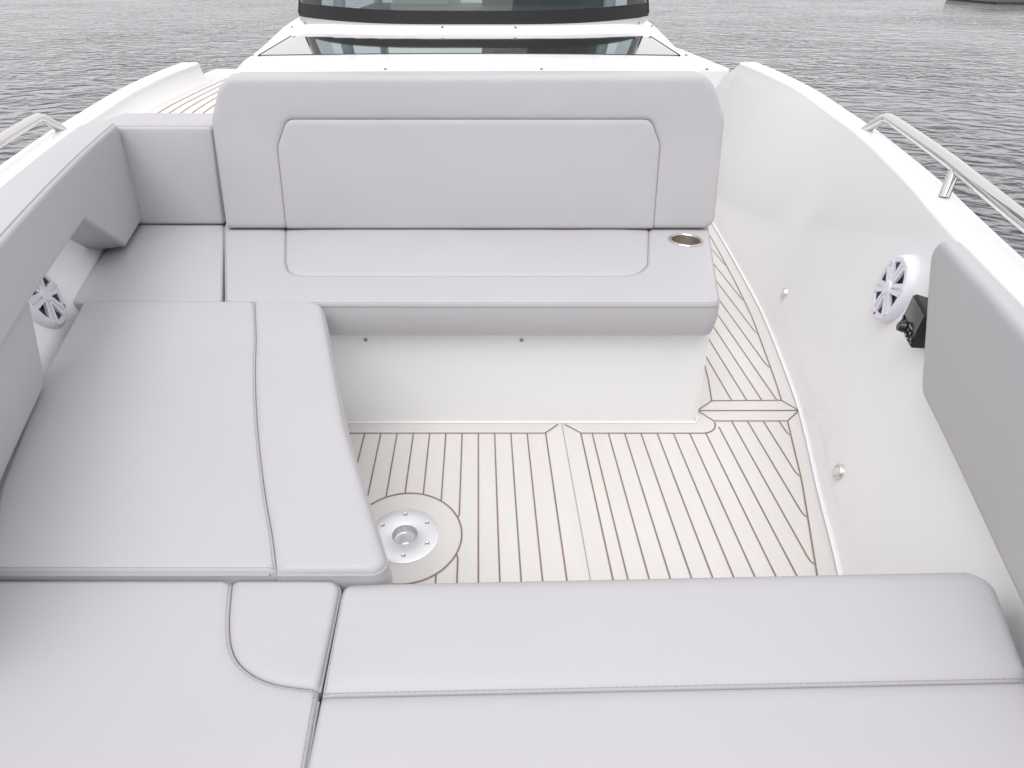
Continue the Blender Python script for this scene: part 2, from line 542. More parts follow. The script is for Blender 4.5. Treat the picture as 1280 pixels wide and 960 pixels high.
# raised side deck on the port side
ys = [s[0] for s in STS if s[0] >= 2.13] + [3.65, 3.78, 3.9, 4.15]
rows = []
for y in ys:
    i = stn(y)[1]
    rows.append([(mxp(i - .034) if y < 3.645 else mxp(1.56), y, .645), (-.80, y, .645)])
sd = loft('side_deck', rows, DECK, boat)
mesh('side_deck_riser', [(-1.46, 2.14, .644), (-.80, 2.14, .644), (-.80, 2.14, 0), (-1.46, 2.14, 0)], [(0, 1, 2, 3)], GEL, boat, False)
def strip(V, F, pts, w, z):
    """flat ribbon along a 2-D polyline"""
    P = [np.array(p, float) for p in pts]; s = len(V)
    for i, p in enumerate(P):
        d = P[min(i + 1, len(P) - 1)] - P[max(i - 1, 0)]; d /= np.linalg.norm(d); nrm = np.array([-d[1], d[0]])
        for q in (1, -1):
            a = p + nrm * w * .5 * q; V.append((a[0], a[1], z))
    for i in range(len(P) - 1):
        F.append((s + 2 * i, s + 2 * i + 1, s + 2 * i + 3, s + 2 * i + 2))
V, F = [], []
for k in range(1, 11):
    strip(V, F, [(mxp(stn(y)[1] - .034) + .012 + .05 * k, y) for y in ys], .004, .6470)
mesh('caulk_lines', V, F, CAULK, sd, False)

# ---------------------------------------------------------------- cockpit sole
PED = (-.186, .967)
deck_loop = [(1.40, 3.9), (1.36, 3.64), (1.312, 3.16), (1.243, 2.57), (1.170, 2.07), (1.072, 1.60), (1.010, 1.369), (.933, 1.116), (.857, .853), (.751, .55), (.664, .30),
             (-1.2, .30), (-1.2, 3.9)]
pts = [Vector(p) for p in deck_loop]
hole = [Vector((PED[0] + .080 * math.cos(t), PED[1] + .080 * math.sin(t))) for t in np.linspace(0, 2 * math.pi, 48, endpoint=False)]
n0 = len(pts)
vo, eo, fo, ov, oe, of = delaunay_2d_cdt(pts + hole, [(i, (i + 1) % n0) for i in range(n0)] + [(n0 + i, n0 + (i + 1) % 48) for i in range(48)], [], 0, 1e-6)
VV = np.array([(v.x, v.y) for v in vo]); cen = np.array([VV[list(f)].mean(0) for f in fo])
ok = inside(cen, np.array([tuple(p) for p in pts])) & ~inside(cen, np.array([tuple(p) for p in hole]))
deck = mesh('deck', [(x, y, 0) for x, y in VV], [tuple(f) for f, q in zip(fo, ok) if q], DECK, boat, False)

PITCH = .03491 / .8126 * 1.164          # board pitch: 50 mm
V, F = [], []
LZ = .0012; LW = .0040
YB = 1.362                               # border in front of the seat base
ring_r = .144
def border_x(y):      # inner caulk line along the starboard side
    return float(np.interp(y, [.30, .853, 1.034, 1.162, 1.313, 1.421, 1.529, 1.623, 2.07, 2.144, 2.409, 2.725, 3.068, 3.6], [.61, .800, .861, .904, .946, .977, 1.003, 1.026, 1.118, 1.130, 1.169, 1.209, 1.247, 1.30]))
def border_y(x):
    ys = np.linspace(.3, 3.6, 400); xs = [border_x(y) for y in ys]
    return float(np.interp(x, xs, ys))
hooks = []
for n in range(-24, 22):
    x = n * PITCH
    if n == 4: continue
    if x < -1.05: continue
    if n <= 3 or n >= 7:
        top = YB
        if x > .72: top = 1.4215
        yb = .30
        if x > .64:
            yb = max(.30, border_y(x))
        if yb + .06 > top: continue
        if abs(x - .75) < .02: top = 1.392
        dx = x - PED[0]
        if abs(dx) < ring_r:
            c = math.sqrt(ring_r ** 2 - dx * dx)
            hook = abs(dx) > ring_r * .85
            if hook:
                s = 1 if dx > 0 else -1
                xe = PED[0] + s * math.sqrt(max(0, ring_r ** 2 - (c + .010) ** 2))
                strip(V, F, [(x, top), (x, PED[1] + c + .022), (x - s * .003, PED[1] + c + .013), (xe, PED[1] + c + .010)], LW, LZ)
                strip(V, F, [(x, yb), (x, PED[1] - c - .022), (x - s * .003, PED[1] - c - .013), (xe, PED[1] - c - .010)], LW, LZ)
            else:
                strip(V, F, [(x, top), (x, PED[1] + c)], LW, LZ); strip(V, F, [(x, PED[1] - c), (x, yb)], LW, LZ)
        elif yb > .31:
            e = border_x(yb + .022)
            strip(V, F, [(x, top), (x, yb + .05), (x + .001, yb + .036), (x + .005, yb + .028), (border_x(yb + .027), yb + .027)], LW, LZ)
        else:
            strip(V, F, [(x, top), (x, yb)], LW, LZ)
# ring, border and hatch mitres
strip(V, F, [(PED[0] + ring_r * math.cos(t), PED[1] + ring_r * math.sin(t)) for t in np.linspace(0, 2 * math.pi, 97)], LW, LZ + .0004)
Z2 = LZ + .0004
strip(V, F, [(-1.0, YB), (.207, YB)], LW, Z2); strip(V, F, [(.207, YB + .002), (.250, 1.405)], LW, Z2)
strip(V, F, [(.207, YB), (.207, .30)], LW, Z2)
strip(V, F, [(.315, YB + .002), (.270, 1.405)], LW, Z2); strip(V, F, [(.315, YB), (.315, .30)], LW, Z2)
arc = [(.315, YB), (.69, YB)] + [(.69 + .054 * math.sin(t), 1.416 - .054 * math.cos(t)) for t in np.linspace(.15, math.pi / 2, 9)]
strip(V, F, arc, LW, Z2)
strip(V, F, [(.744, 1.4215), (.976, 1.4215)], LW, Z2)
strip(V, F, [(.710, 1.472), (.744, 1.4215)], LW, Z2); strip(V, F, [(1.036, 1.474), (.977, 1.4215)], LW, Z2)
strip(V, F, [(.710, 1.474), (1.036, 1.475)], LW * 1.2, Z2)
strip(V, F, [(.710, 1.476), (.772, 1.527)], LW, Z2); strip(V, F, [(1.036, 1.477), (1.003, 1.529)], LW, Z2)
strip(V, F, [(.772, 1.527), (1.003, 1.529)], LW, Z2)
strip(V, F, [(.772, 1.527), (.80, 1.65), (.86, 2.0)], LW, Z2)
strip(V, F, [(border_x(y), y) for y in np.linspace(.3, 1.421, 24)], LW, Z2)
strip(V, F, [(border_x(y), y) for y in np.linspace(1.529, 3.6, 30)], LW, Z2)
for n in range(16, 30):
    x = (n - .23) * PITCH
    if x < .79: continue
    y1 = 3.4; y0 = 1.529
    if x > 1.003: y0 = border_y(x)
    if y0 > 1.54:
        strip(V, F, [(x, y1), (x, y0 + .07), (x + .001, y0 + .05), (x + .005, y0 + .040), (border_x(y0 + .039), y0 + .039)], LW, LZ)
    else:
        strip(V, F, [(x, y1), (x, y0)], LW, LZ)
    x2 = x
caulk = mesh('caulk_lines', V, F, CAULK, deck, False)
V, F = [], []
strip(V, F, [(.262, 1.412), (.262, .30)], .0022, LZ); 
mesh('hatch_seam', V, F, SEAM, deck, False)

# ---------------------------------------------------------------- seat base under the console seat
bm = bmesh.new()
lo = [(-1.0, 1.415), (.688, 1.415), (.712, 1.475), (.82, 1.98), (-1.0, 1.98)]
hi = [(-1.0, 1.415), (.652, 1.415), (.672, 1.475), (.79, 1.98), (-1.0, 1.98)]
n = len(lo)
a = [bm.verts.new((x, y, .0)) for x, y in lo]; c = [bm.verts.new((x, y, .342)) for x, y in hi]
for i_ in range(n):
    j = (i_ + 1) % n; bm.faces.new((a[i_], a[j], c[j], c[i_]))
bm.faces.new(c)
bmesh.ops.bevel(bm, geom=[e for e in bm.edges if abs(e.verts[0].co.x - e.verts[1].co.x) < .05 and e.verts[0].co.y < 1.42 and e.verts[1].co.y < 1.42 and e.verts[0].co.x > 0], offset=.012, segments=4, affect='EDGES')
sb = from_bm('seat_base', bm, GELM, boat, sharp=35)
def stud(M, parent, r=.0055, name='snap_stud'):
    return lathe(name, [(r, 0), (r, .0015), (r * .72, .0022), (r * .6, .0045), (r * .3, .0055), (0, .0055)], STUD, parent, M, 14)
for x, z in ((-.321, .304), (.123, .303)):
    stud(Matrix.Translation((x, 1.4148, z)) @ Matrix.Rotation(R(90), 4, 'X'), sb)
# thin upstand where the base meets the sole
bm = bmesh.new(); tube_bm(bm, [(-.9, 1.412, .003), (.684, 1.412, .003), (.70, 1.44, .003)], .004, 8); from_bm('sealant_bead', bm, GELM, sb)
# moulded plinths that carry the corner seat, sunpad and bow seats
def prism(name, pts2, z0, z1, m, parent):
    bm = bmesh.new(); a = [bm.verts.new((x, y, z0)) for x, y in pts2]; c = [bm.verts.new((x, y, z1)) for x, y in pts2]; n = len(pts2)
    for i in range(n): bm.faces.new((a[i], a[(i + 1) % n], c[(i + 1) % n], c[i]))
    bm.faces.new(c); return from_bm(name, bm, m, parent, False)
prism('sunpad_plinth', [(-.95, .62), (-.24, .62), (-.47, 1.405), (-1.02, 1.405)], 0, .352, GELM, boat)
prism('bow_plinth', [(-.62, -.3), (.50, -.3), (.66, .46), (-.75, .46)], 0, .335, GELM, boat)

# ---------------------------------------------------------------- console
con_rows = []
def con_profile(y, z, hw, r, zb):
    pts = []
    xl, xr = XC + .012 - hw, XC + .012 + hw
    pts.append((xl - .012, y, zb))
    for a in range(0, 9):
        t = a / 8 * math.pi / 2
        pts.append((xl + r - r * math.cos(t), y, z - r + r * math.sin(t)))
    for q in range(1, 16):
        f = q / 16
        pts.append((xl + r + (xr - xl - 2 * r) * f, y, z + .006 * math.sin(math.pi * f)))
    for a in range(0, 9):
        t = math.pi / 2 - a / 8 * math.pi / 2
        pts.append((xr - r + r * math.cos(t), y, z - r + r * math.sin(t)))
    pts.append((xr + .012, y, zb))
    return pts
prof = [(2.066, .80, .790, .06), (2.068, .845, .785, .07), (2.072, .870, .785, .085), (2.084, .884, .79, .095), (2.105, .889, .80, .10), (2.20, .899, .825, .10), (2.35, .9105, .845, .10)]
prof += [(y, .9105 + .048 * (y - 2.35), .845 + .02 * (y - 2.35) / .45, .098) for y in np.arange(2.50, 3.02, .02)] + [(3.12, .946, .868, .08), (3.3, .949, .87, .06), (3.9, .955, .87, .05)]
def step_up(x, y):
    """the moulding that lifts from the hatch recess to the windscreen foot"""
    a = abs((x - XC - .012) / .76); t = min(1, a)
    e = max(0, min(1, (a - .985) / .05))
    f = max(0, min(1, (y - (2.788 + .13 * t ** 2.6 - .45 * e)) / (.055 + .60 * e)))
    return .026 * f * f * (3 - 2 * f)
_cp = con_profile
def con_profile(y, z, hw, r, zb):
    p = _cp(y, z, hw, r, zb)
    return [p[0]] + [(a, b_, c + step_up(a, b_) * max(0, min(1, (c - z + r) / r))) for a, b_, c in p[1:-1]] + [p[-1]]
console = loft('console', [con_profile(y, z, hw, r, .0) for y, z, hw, r in prof], GEL, boat, sharp=60)
mesh('console_front', [(-.84, 2.068, 0), (.77, 2.068, 0), (.77, 2.068, .80), (-.84, 2.068, .80)], [(0, 1, 2, 3)], GEL, console, False)

def top_z(y, x=None):
    z = float(np.interp(y, [p[0] for p in prof], [p[1] for p in prof]))
    return z + (step_up(x, y) if x is not None else 0)
# dark glass hatch let into the sloping console top
fx0, fx1 = -.775, .710
pts = [(fx0, 2.35), (fx1, 2.35)]
N = 24
back = [(fx1 + (fx0 - fx1) * q / N, 2.905 - .128 * (1 - abs(2 * q / N - 1) ** 2.6)) for q in range(N + 1)]
out = [(fx0, 2.352)] + [(fx0 + (fx1 - fx0) * q / N, 2.352) for q in range(1, N)] + [(fx1, 2.352)] + back
bm = bmesh.new()
def hz(x, y):
    f = (x - fx0) / (fx1 - fx0)
    return top_z(y) + .0030 + .006 * math.sin(math.pi * (x - fx0) / (fx1 - fx0))
bot = [bm.verts.new((x, y, hz(x, y) - .02)) for x, y in out]; tp = [bm.verts.new((x, y, hz(x, y))) for x, y in out]
fr = tp[:N + 1]; bk = tp[N + 1:][::-1]
for q in range(N): bm.faces.new((fr[q], fr[q + 1], bk[q + 1], bk[q]))
for q in range(len(out)):
    j = (q + 1) % len(out); bm.faces.new((bot[q], bot[j], tp[j], tp[q]))
hatch = from_bm('skylight_hatch', bm, HATCH, console, sharp=30)
for xb in (fx0 - .003, fx1 + .003):
    tube('hatch_gasket', [(xb, 2.345, top_z(2.345) + .002), (xb, 2.908, top_z(2.908) + .002)], .0028, RUBBER, hatch, 8)
for x, y in ((-.302, 2.125), (.205, 2.125), (.745, 2.135), (-.80, 2.345), (-.80, 2.92), (-.755, 2.97), (.155, 2.835), (-.15, 2.835), (.70, 2.97), (.745, 2.92), (.735, 2.345)):
    edge = .0 if abs(x) < .70 else -.002
    stud(Matrix.Translation((x, y, top_z(y, x) + .004 + edge)), console, .006)

# windscreen
wcurve = []
for q in range(49):
    t = -1 + 2 * q / 48
    x = XC + .027 + .845 * math.sin(t * math.pi / 2) if False else XC + .027 + .845 * t
    y = 2.895 + .42 * abs(t) ** 3.0
    wcurve.append((x, y))
# wrap round the corners
tail_l = [(wcurve[0][0] - .012, 3.42), (wcurve[0][0] - .016, 3.8)]
tail_r = [(wcurve[-1][0] + .012, 3.42), (wcurve[-1][0] + .016, 3.8)]
wfull = tail_l[::-1] + wcurve + tail_r
ws = bpy.data.objects.new('windscreen', None); C.objects.link(ws); ws.parent = boat; ws.location = (0, 0, 0)
ws.matrix_parent_inverse = Matrix()
def wrow(z0, z1, lean):
    return [(x, y + lean * z0, top_z(min(y, 3.9)) + z0) for x, y in wfull], [(x, y + lean * z1, top_z(min(y, 3.9)) + z1) for x, y in wfull]
def shell(name, z0, z1, m, thick, steps=1, lean=.55, off=0):
    rows = []
    for s in range(steps + 1):
        z = z0 + (z1 - z0) * s / steps
        rows.append([(x * (1 - .08 * z), y + lean * z + off, top_z(min(y, 3.9), x) + z) for x, y in wfull])
    rows2 = [[(x * (1 - thick / .87), y + thick, z) for x, y, z in r] for r in rows]
    V = [p for r in rows for p in r]; n = len(wfull); F = []
    s = len(V); V += [p for r in rows2 for p in r]
    for a in range(steps):
        for q in range(n - 1):
            F.append((a * n + q, a * n + q + 1, (a + 1) * n + q + 1, (a + 1) * n + q))
            F.append((s + a * n + q, s + (a + 1) * n + q, s + (a + 1) * n + q + 1, s + a * n + q + 1))
    for q in range(n - 1):
        F.append((q, s + q, s + q + 1, q + 1)); e = steps * n
        F.append((e + q, e + q + 1, s + e + q + 1, s + e + q))
    return mesh(name, V, F, m, ws, True, 40)
shell('lower_trim', .001, .053, RUBBER, .016, 3)
shell('glass_pane', .0535, .62, GLASS, .006, 6)
for sgn in (1, -1):
    x = XC + .027 + sgn * .83
    tube('corner_post', [(x, 3.335, .985), (x * .965, 3.50, 1.28), (x * .93, 3.66, 1.58)], .022, RUBBER, ws, 12)
# helm interior seen through the glass
box('dashboard', (-.02, 3.44, .965), (1.12, .72, .09), DASH, console, bev=.02)
box('helm_pod', (.33, 3.64, 1.10), (.62, .24, .30), DASH, console, bev=.02)
box('chart_screen', (.33, 3.517, 1.13), (.50, .012, .17), SCREENM, console, bev=.003)
box('glove_locker', (-.30, 3.75, 1.02), (.30, .2, .16), LIGHTG, console, bev=.02)

# hardtop on four posts, mostly above the picture
for x0, y0, x1, y1 in ((-.70, 3.45, -.64, 3.75), (.66, 3.45, .60, 3.75), (-.72, 4.95, -.66, 4.85), (.68, 4.95, .62, 4.85)):
    tube('hardtop_post', [(x0, y0, .0 if y0 > 4 else .95), (x0 * .98, y0 + (y1 - y0) * .5, 1.35), (x1, y1, 2.0)], .030, LIGHTG, boat, 14)
box('hardtop', (-.02, 4.3, 2.03), (1.7, 1.9, .07), GEL, boat, bev=.03)
# helm seats behind the console
def helm_seat(x, lab):
    t = empty('helm_seat', (x, 4.55, 0), lab, 'boat seat', 'helm seats behind the windscreen')
    fr = lambda u, v, h: (u, .05 - h + .16 * v, .72 + v)
    def fr2(u, v, h): return (u, .10 - h + .18 * v, .70 + v)
    panel('backrest', [(-.24, 0, .05, OUT), (.24, 0, .05, OUT), (.22, .62, .08, OUT), (-.22, .62, .08, OUT)], .09, fr2, LIGHTG, t, grid=.05, ds=.03)
    panel('seat_cushion', [(-.25, -.42, .05, OUT), (.25, -.42, .05, OUT), (.25, .04, .05, OUT), (-.25, .04, .05, OUT)], .1, flat(.56), LIGHTG, t, grid=.05, ds=.03)
    lathe('pedestal', [(.16, .0), (.15, .02), (.05, .04), (.045, .55), (.12, .565), (0, .565)], ALU, t, None, 24)
    return t
helm_seat(-.35, 'pale grey helm seat behind the windscreen on the left, next to the paler locker')
helm_seat(.30, 'pale grey helm seat behind the windscreen on the right, behind the dark helm pod')
box('aft_deck', (-.05, 4.6, -.05), (1.7, 1.6, .09), DECK, boat, bev=.004)

# ================================================================== CUSHIONS
# --- console backrest
thA = math.atan2(.10, .446)
def frA(u, v, h):     # v is height above the seat measured vertically, h out of the face towards the bow
    hh = h - .10
    return (u, 1.882 + .10 * v / .446 - hh * math.cos(thA), .451 + v - hh * math.sin(thA) * .0 + 0)
Z = lambda z: z - .451
ar = panel('console_back_cushion', [(-.848, Z(.452), .012, OUT), (-.646, Z(.452), 0, SEAMW), (-.641, Z(.700), .05, SEAMW), (-.602, Z(.779), .035, SEAMW), (.542, Z(.779), .035, SEAMW), (.579, Z(.705), .05, SEAMW),
      (.588, Z(.452), 0, OUT), (.792, Z(.452), .035, OUT), (.773, Z(.780), .10, OUT), (.712, Z(.899), .075, OUT), (-.786, Z(.896), .075, OUT), (-.838, Z(.780), .10, OUT)],
      .10, frA, VINYL, None, crown=.004, seed=1, reach=.05)
tag(ar, 'tall wide light grey backrest cushion standing against the white console', 'cushion')
panel('centre_panel', [(-.6455, Z(.452), 0, SEAMW), (-.6405, Z(.700), .05, SEAMW), (-.6015, Z(.7785), .035, SEAMW), (.5415, Z(.7785), .035, SEAMW), (.5785, Z(.705), .05, SEAMW), (.5875, Z(.452), 0, (.012, .010))],
      .10, frA, VINYL, ar, crown=.007, seed=2)

# --- console seat cushion
SZ = .345
br_ = panel('console_seat_cushion', [(-.886, 1.972, .01, CRISP), (-.670, 1.373, .03, CRISP), (.640, 1.370, .035, CRISP), (.799, 1.972, .02, CRISP),
      (.595, 1.972, 0, SEAMW), (.507, 1.618, .10, SEAMW), (.455, 1.540, .09, SEAMW), (-.545, 1.540, .09, SEAMW), (-.583, 1.640, .08, SEAMW), (-.671, 1.972, 0, CRISP)],
      .10, flat(SZ), VINYL, None, crown=.003, holes=[(.671, 1.797, .046)], bulge=.006, seed=3, pipe=(.001, .0022), stitch=.0040)
tag(br_, 'wide light grey seat cushion with a cup holder, on the white base before the console', 'cushion')
panel('centre_panel', [(.5945, 1.972, 0, SEAMW), (.5065, 1.618, .10, SEAMW), (.4545, 1.5405, .09, SEAMW), (-.5445, 1.5405, .09, SEAMW), (-.5825, 1.640, .08, SEAMW), (-.6705, 1.972, 0, SEAMW)],
      .10, flat(SZ), VINYL, br_, crown=.006, seed=4)

# --- cup holder
ch = empty('cup_holder', (.671, 1.797, .4455), 'round steel cup holder sunk in the right end of the console seat', 'cup holder')
lathe('rim', [(.0445, -.002), (.0445, .0035), (.047, .006), (.052, .0062), (.0545, .0040), (.0545, .0)], STEEL, ch)
lathe('cup', [(.0445, .003), (.044, -.02), (.043, -.075), (.040, -.082), (0, -.083)], CUPM, ch)

# --- corner seat cushion
dr = panel('corner_seat_cushion', [(-1.236, 2.01, .02, CRISP), (-1.166, 1.69, .0, CRISP), (-1.083, 1.3775, .02, CRISP), (-.681, 1.3775, .012, CRISP), (-.892, 1.985, .01, CRISP)],
      .10, flat(.343), VINYL, None, crown=.003, bulge=.003, seed=5)
tag(dr, 'small flat grey seat cushion tucked in the corner below the square backrest', 'cushion')

# --- corner back cushion
thC = math.atan2(.062, .31)
def frC(u, v, h):
    return (u, 1.936 + .2 * v - (h - .215), .4515 + v)
cr_ = panel('corner_back_cushion', [(-1.262, -.002, .01, CRISP), (-.874, -.002, .012, CRISP), (-.858, .298, .012, CRISP), (-1.252, .298, .01, CRISP)], .215, frC, VINYL, None, crown=.005, bulge=.002, seed=6, reach=.07, pipe=(.001, .002))
tag(cr_, 'square box shaped grey backrest cushion in the corner beside the tall console backrest', 'cushion')

# --- long side backrest along the port side
EF = smooth_tab([(.30, -.60), (.65, -.742), (1.015, -.868), (1.365, -.980), (1.70, -1.077), (1.99, -1.152)], 6)
def ex(y): return interp(EF, y)[0]
def eframe(off, T):
    def fr(u, v, h):
        s = (ex(u + .02) - ex(u - .02)) / .04
        n = Vector((1, -s, 0)).normalized()
        p = Vector((ex(u) - .012 * max(0, (.76 - v) / .31), u, v)) + n * (h - T - off)
        return tuple(p)
    return fr
er = panel('side_bolster_cushion', [(1.985, .462, .015, CRISP), (1.985, .762, .01, CRISP), (.34, .762, .03, CRISP), (.34, .636, .03, CRISP), (1.470, .636, .02, CRISP), (1.715, .462, .02, CRISP)],
      .105, eframe(0, .105), VINYL, None, crown=.006, bulge=.003, seed=7, pipe=(.001, .002))
tag(er, 'long grey backrest bolster running along the left gunwale, notched above the speaker', 'cushion')
fr_ = panel('lower_side_cushion', [(1.085, .632, .02, OUT), (.34, .632, .02, OUT), (.34, .462, .03, OUT), (.985, .462, .045, OUT)],
      .05, eframe(.024, .05), VINYL, None, crown=.006, seed=8)
tag(fr_, 'grey pad below the long left bolster at the sunpad edge, left of the speaker', 'cushion')

# --- sunpad
seamG = [(-.588, 1.3635), (-.530, 1.19), (-.482, 1.030), (-.425, .860), (-.362, .694), (-.318, .59), (-.294, .527)]
GP = []
GP += [(-1.036, 1.3635, .01, CRISP), (-.925, .99, .06, CRISP), (-.806, .69, .05, CRISP), (-.72, .527, .01, CRISP)]
seamG = smooth_tab(seamG, 3)
main = GP + [(x, y, .0, SEAMW) for x, y in seamG[::-1][:-1]] + [(*seamG[0], 0, CRISP)]
gr = panel('sunpad_cushion', main, .10, flat(.355), VINYL, None, crown=.004, seed=9, pipe=(.002, .0026), bulge=.004, stitch=.0040)
tag(gr, 'large light grey sunpad cushion filling the left side of the cockpit', 'cushion')
strp = [(x + .0004, y, 0, SEAMW) for x, y in seamG[:-1]] + [(seamG[-1][0] + .0004, seamG[-1][1], .0, CRISP), (-.128, .527, .022, OUT), (-.255, .855, .15, OUT), (-.412, 1.3635, .05, OUT)]
strp[-1] = (-.412, 1.3635, .05, CRISP)
panel('edge_panel', strp, .10, flat(.355), VINYL, gr, crown=.006, seed=10, pipe=(.003, .0026), bulge=.006)

# --- bow cushions
insH = smooth_tab([(-.361, .523), (-.341, .452), (-.320, .410), (-.290, .385), (-.252, .371), (-.199, .364)], 5)
main = [(-.90, .523, .02, CRISP), (-.90, .02, .02, CRISP), (-.192, .02, .02, CRISP), (-.1945, .276, 0, CRISP)] + [(insH[-1][0], insH[-1][1], 0, SEAMW)] + [(x, y, 0, SEAMW) for x, y in insH[::-1][1:-1]] + [(insH[0][0], insH[0][1], 0, CRISP)]
hr = panel('bow_seat_cushion', main, .10, flat(.338), VINYL, None, crown=.004, seed=11, bulge=.002, pipe=(.002, .0022), stitch=.0040)
tag(hr, 'light grey bow cushion at lower left with a curved seamed corner panel', 'cushion', 'cushions across the bow')
cp = [(x + .0004, y + .0003, 0, SEAMW) for x, y in insH[:-1]] + [(insH[-1][0], insH[-1][1] + .0004, 0, CRISP), (-.201, .523, .02, CRISP)]
panel('corner_panel', cp, .10, flat(.338), VINYL, hr, crown=.006, seed=12, bulge=.002, pipe=(.002, .0022))

up = [(-.1972, .523, .02, CRISP), (-.1935, .3565, .0, (.03, .011)), (.697, .3755, .0, OUT), (.766, .546, .03, (.028, .022))]
ir = panel('bow_seat_cushion', up, .10, flat(.338), VINYL, None, crown=.008, seed=13, bulge=.003, pipe=None, stitch=.0040)
tag(ir, 'wide light grey bow cushion at lower right with one straight seam across it', 'cushion', 'cushions across the bow')
lw = [(-.1932, .3561, 0, CRISP), (-.190, .02, .02, CRISP), (.56, .02, .02, OUT), (.697, .3750, .0, (.02, .009))]
panel('rear_panel', lw, .10, flat(.338), VINYL, ir, crown=.004, seed=14, bulge=.003)

# --- starboard side pad
def jx(y, z):
    b, i, o, zz = stn(y); t = z / (zz - .011)
    return b + (i - b) * (t + .03 * math.sin(math.pi * min(1, t)))
def jframe(T):
    def fr(u, v, h):
        s = (jx(u + .02, .6) - jx(u - .02, .6)) / .04
        n = Vector((-1, s, 0)).normalized()
        p = Vector((jx(u, v), u, v)) + n * (h + .002 + .012 * (v - .465) / .24)
        return tuple(p)
    return fr
jr = panel('side_pad', [(1.207, .707, .030, (.012, .010)), (.932, .464, .06, (.014, .012)), (.25, .455, .04, (.014, .012)), (.25, .705, .03, (.014, .012))], .030, jframe(.030), VINYL, None, crown=.004, seed=15, bulge=.0)
tag(jr, 'flat grey side pad fixed to the inside of the right hull wall', 'cushion')

# ================================================================== FITTINGS
def basis(origin, n, up=Vector((0, 0, 1))):
    n = Vector(n).normalized(); u = up.cross(n).normalized(); v = n.cross(u)
    M = Matrix(((u.x, v.x, n.x, origin[0]), (u.y, v.y, n.y, origin[1]), (u.z, v.z, n.z, origin[2]), (0, 0, 0, 1)))
    return M

def speaker(loc, n, rot, label, badge=264):
    t = empty('loudspeaker', loc, label, 'loudspeaker', 'round white speakers on the hull walls')
    t.matrix_world = basis(loc, n)
    rt = Matrix.Rotation(R(rot), 4, 'Z')
    lathe('housing', [(.086, -.05), (.086, .006), (.085, .016), (.081, .024), (.076, .0275), (.066, .0275), (.063, .022), (.063, .006)], SPKW, t, None, 56)
    lathe('speaker_cone', [(.0640, .0235), (.055, .0235), (.050, .021), (.030, .018), (.0, .019)], CONE, t, None, 40)
    bm = bmesh.new()
    for k in range(6):
        Mk = rt @ Matrix.Rotation(R(60 * k), 4, 'Z')
        for s in (1, -1):
            # a pair of raised ribs per spoke
            bm2 = []
            P = [(.010, s * .0058), (.066, s * .0105)]
            w0, w1 = .0046, .0058
            for (z0, z1) in ((.0215, .0285),):
                q = []
                for (x, y), w in zip(P, (w0, w1)):
                    for dy in (-w, w):
                        for z in (z0, z1): q.append(bm.verts.new(Mk @ Vector((x, y + dy, z if x > .05 else z + .0015))))
                a, b2, c, d2, e, f, g, h = q
                for fc in ((a, c, d2, b2), (e, f, h, g), (a, b2, f, e), (c, g, h, d2), (b2, d2, h, f), (a, e, g, c)): bm.faces.new(fc)
        # web between the ribs
        q = [bm.verts.new(Mk @ Vector(p)) for p in ((.012, -.003, .0255), (.067, -.007, .0250), (.067, .007, .0250), (.012, .003, .0255))]
        bm.faces.new(q)
        box_bm(bm, (.070, 0, .026), (.010, .022, .006), Mk, 0)
    g = from_bm('grille', bm, SPKW, t, sharp=25)
    lathe('hub_cap', [(.019, .020), (.019, .030), (.016, .0335), (.006, .0345), (0, .034)], SPKW, t, None, 30)
    for k in range(6):
        Mk = rt @ Matrix.Rotation(R(60 * k), 4, 'Z') @ Matrix.Translation((.0725, 0, .0286))
        lathe('grille_screw', [(.0030, -.001), (.0030, .0012), (.0018, .0016), (.0, .0010)], GREYMARK, g, Mk, 10)
    Mb = Matrix.Rotation(R(badge), 4, 'Z') @ Matrix.Translation((.0695, 0, .0272)) @ Matrix.Rotation(R(90), 4, 'Z')
    bd = box('badge', (0, 0, 0), (.026, .0075, .0024), BLACKG, t, Mb, bev=.0006)
    for q in range(4):
        box('badge_mark', (-.0075 + .005 * q, 0, .0014), (.0026, .0028, .0005), GREYMARK, bd, Mb, bev=0)
    return t
ysr = 1.305
sp_r = speaker((jx(ysr, .515) + .004, ysr, .515), (-1, .28, .09), 20, 'round white speaker on the right hull wall beside the black remote')
ysl = 1.262
xl_ = 2 * XC - jx(ysl, .53)
sp_l = speaker((-1.078, 1.262, .514), (1, .30, .24), -8, 'round white speaker on the left hull wall, half hidden under the long bolster', 300)

# media remote
mr = empty('media_remote', (0, 0, 0), 'black media remote with screen and knob on the right hull wall', 'remote control')
mr.matrix_world = basis((.945, 1.109, .540), (-.943, .333, .0))
# local axes: x runs along the wall towards the bow, y up, z out of the wall
w, h2 = .055, .0405
bm = bmesh.new()
fz = [(-w, -h2, .0), (w, -h2, .0), (w, h2, .0), (-w, h2, .0)]
bz = [(-w * .92, -h2 * .80, -.034), (w * .92, -h2 * .80, -.075), (w * .92, h2 * .86, -.075), (-w * .92, h2 * .86, -.034)]
ft = [bm.verts.new(p) for p in fz]; bt = [bm.verts.new(p) for p in bz]
bm.faces.new(ft); bm.faces.new(bt[::-1])
for i_ in range(4): bm.faces.new((bt[i_], bt[(i_ + 1) % 4], ft[(i_ + 1) % 4], ft[i_]))
bmesh.ops.bevel(bm, geom=list(bm.edges), offset=.004, segments=3, affect='EDGES')
from_bm('housing', bm, BLACK, mr, sharp=40)
box('screen', (.003, .0135, .0006), (.094, .044, .0016), SCREENM, mr, bev=.0006)
lathe('knob', [(.0125, -.001), (.0125, .006), (.0112, .009), (.0104, .0140), (.0088, .0154), (0, .0152)], BLACKG, mr, Matrix.Translation((-.012, -.024, .0)), 30)
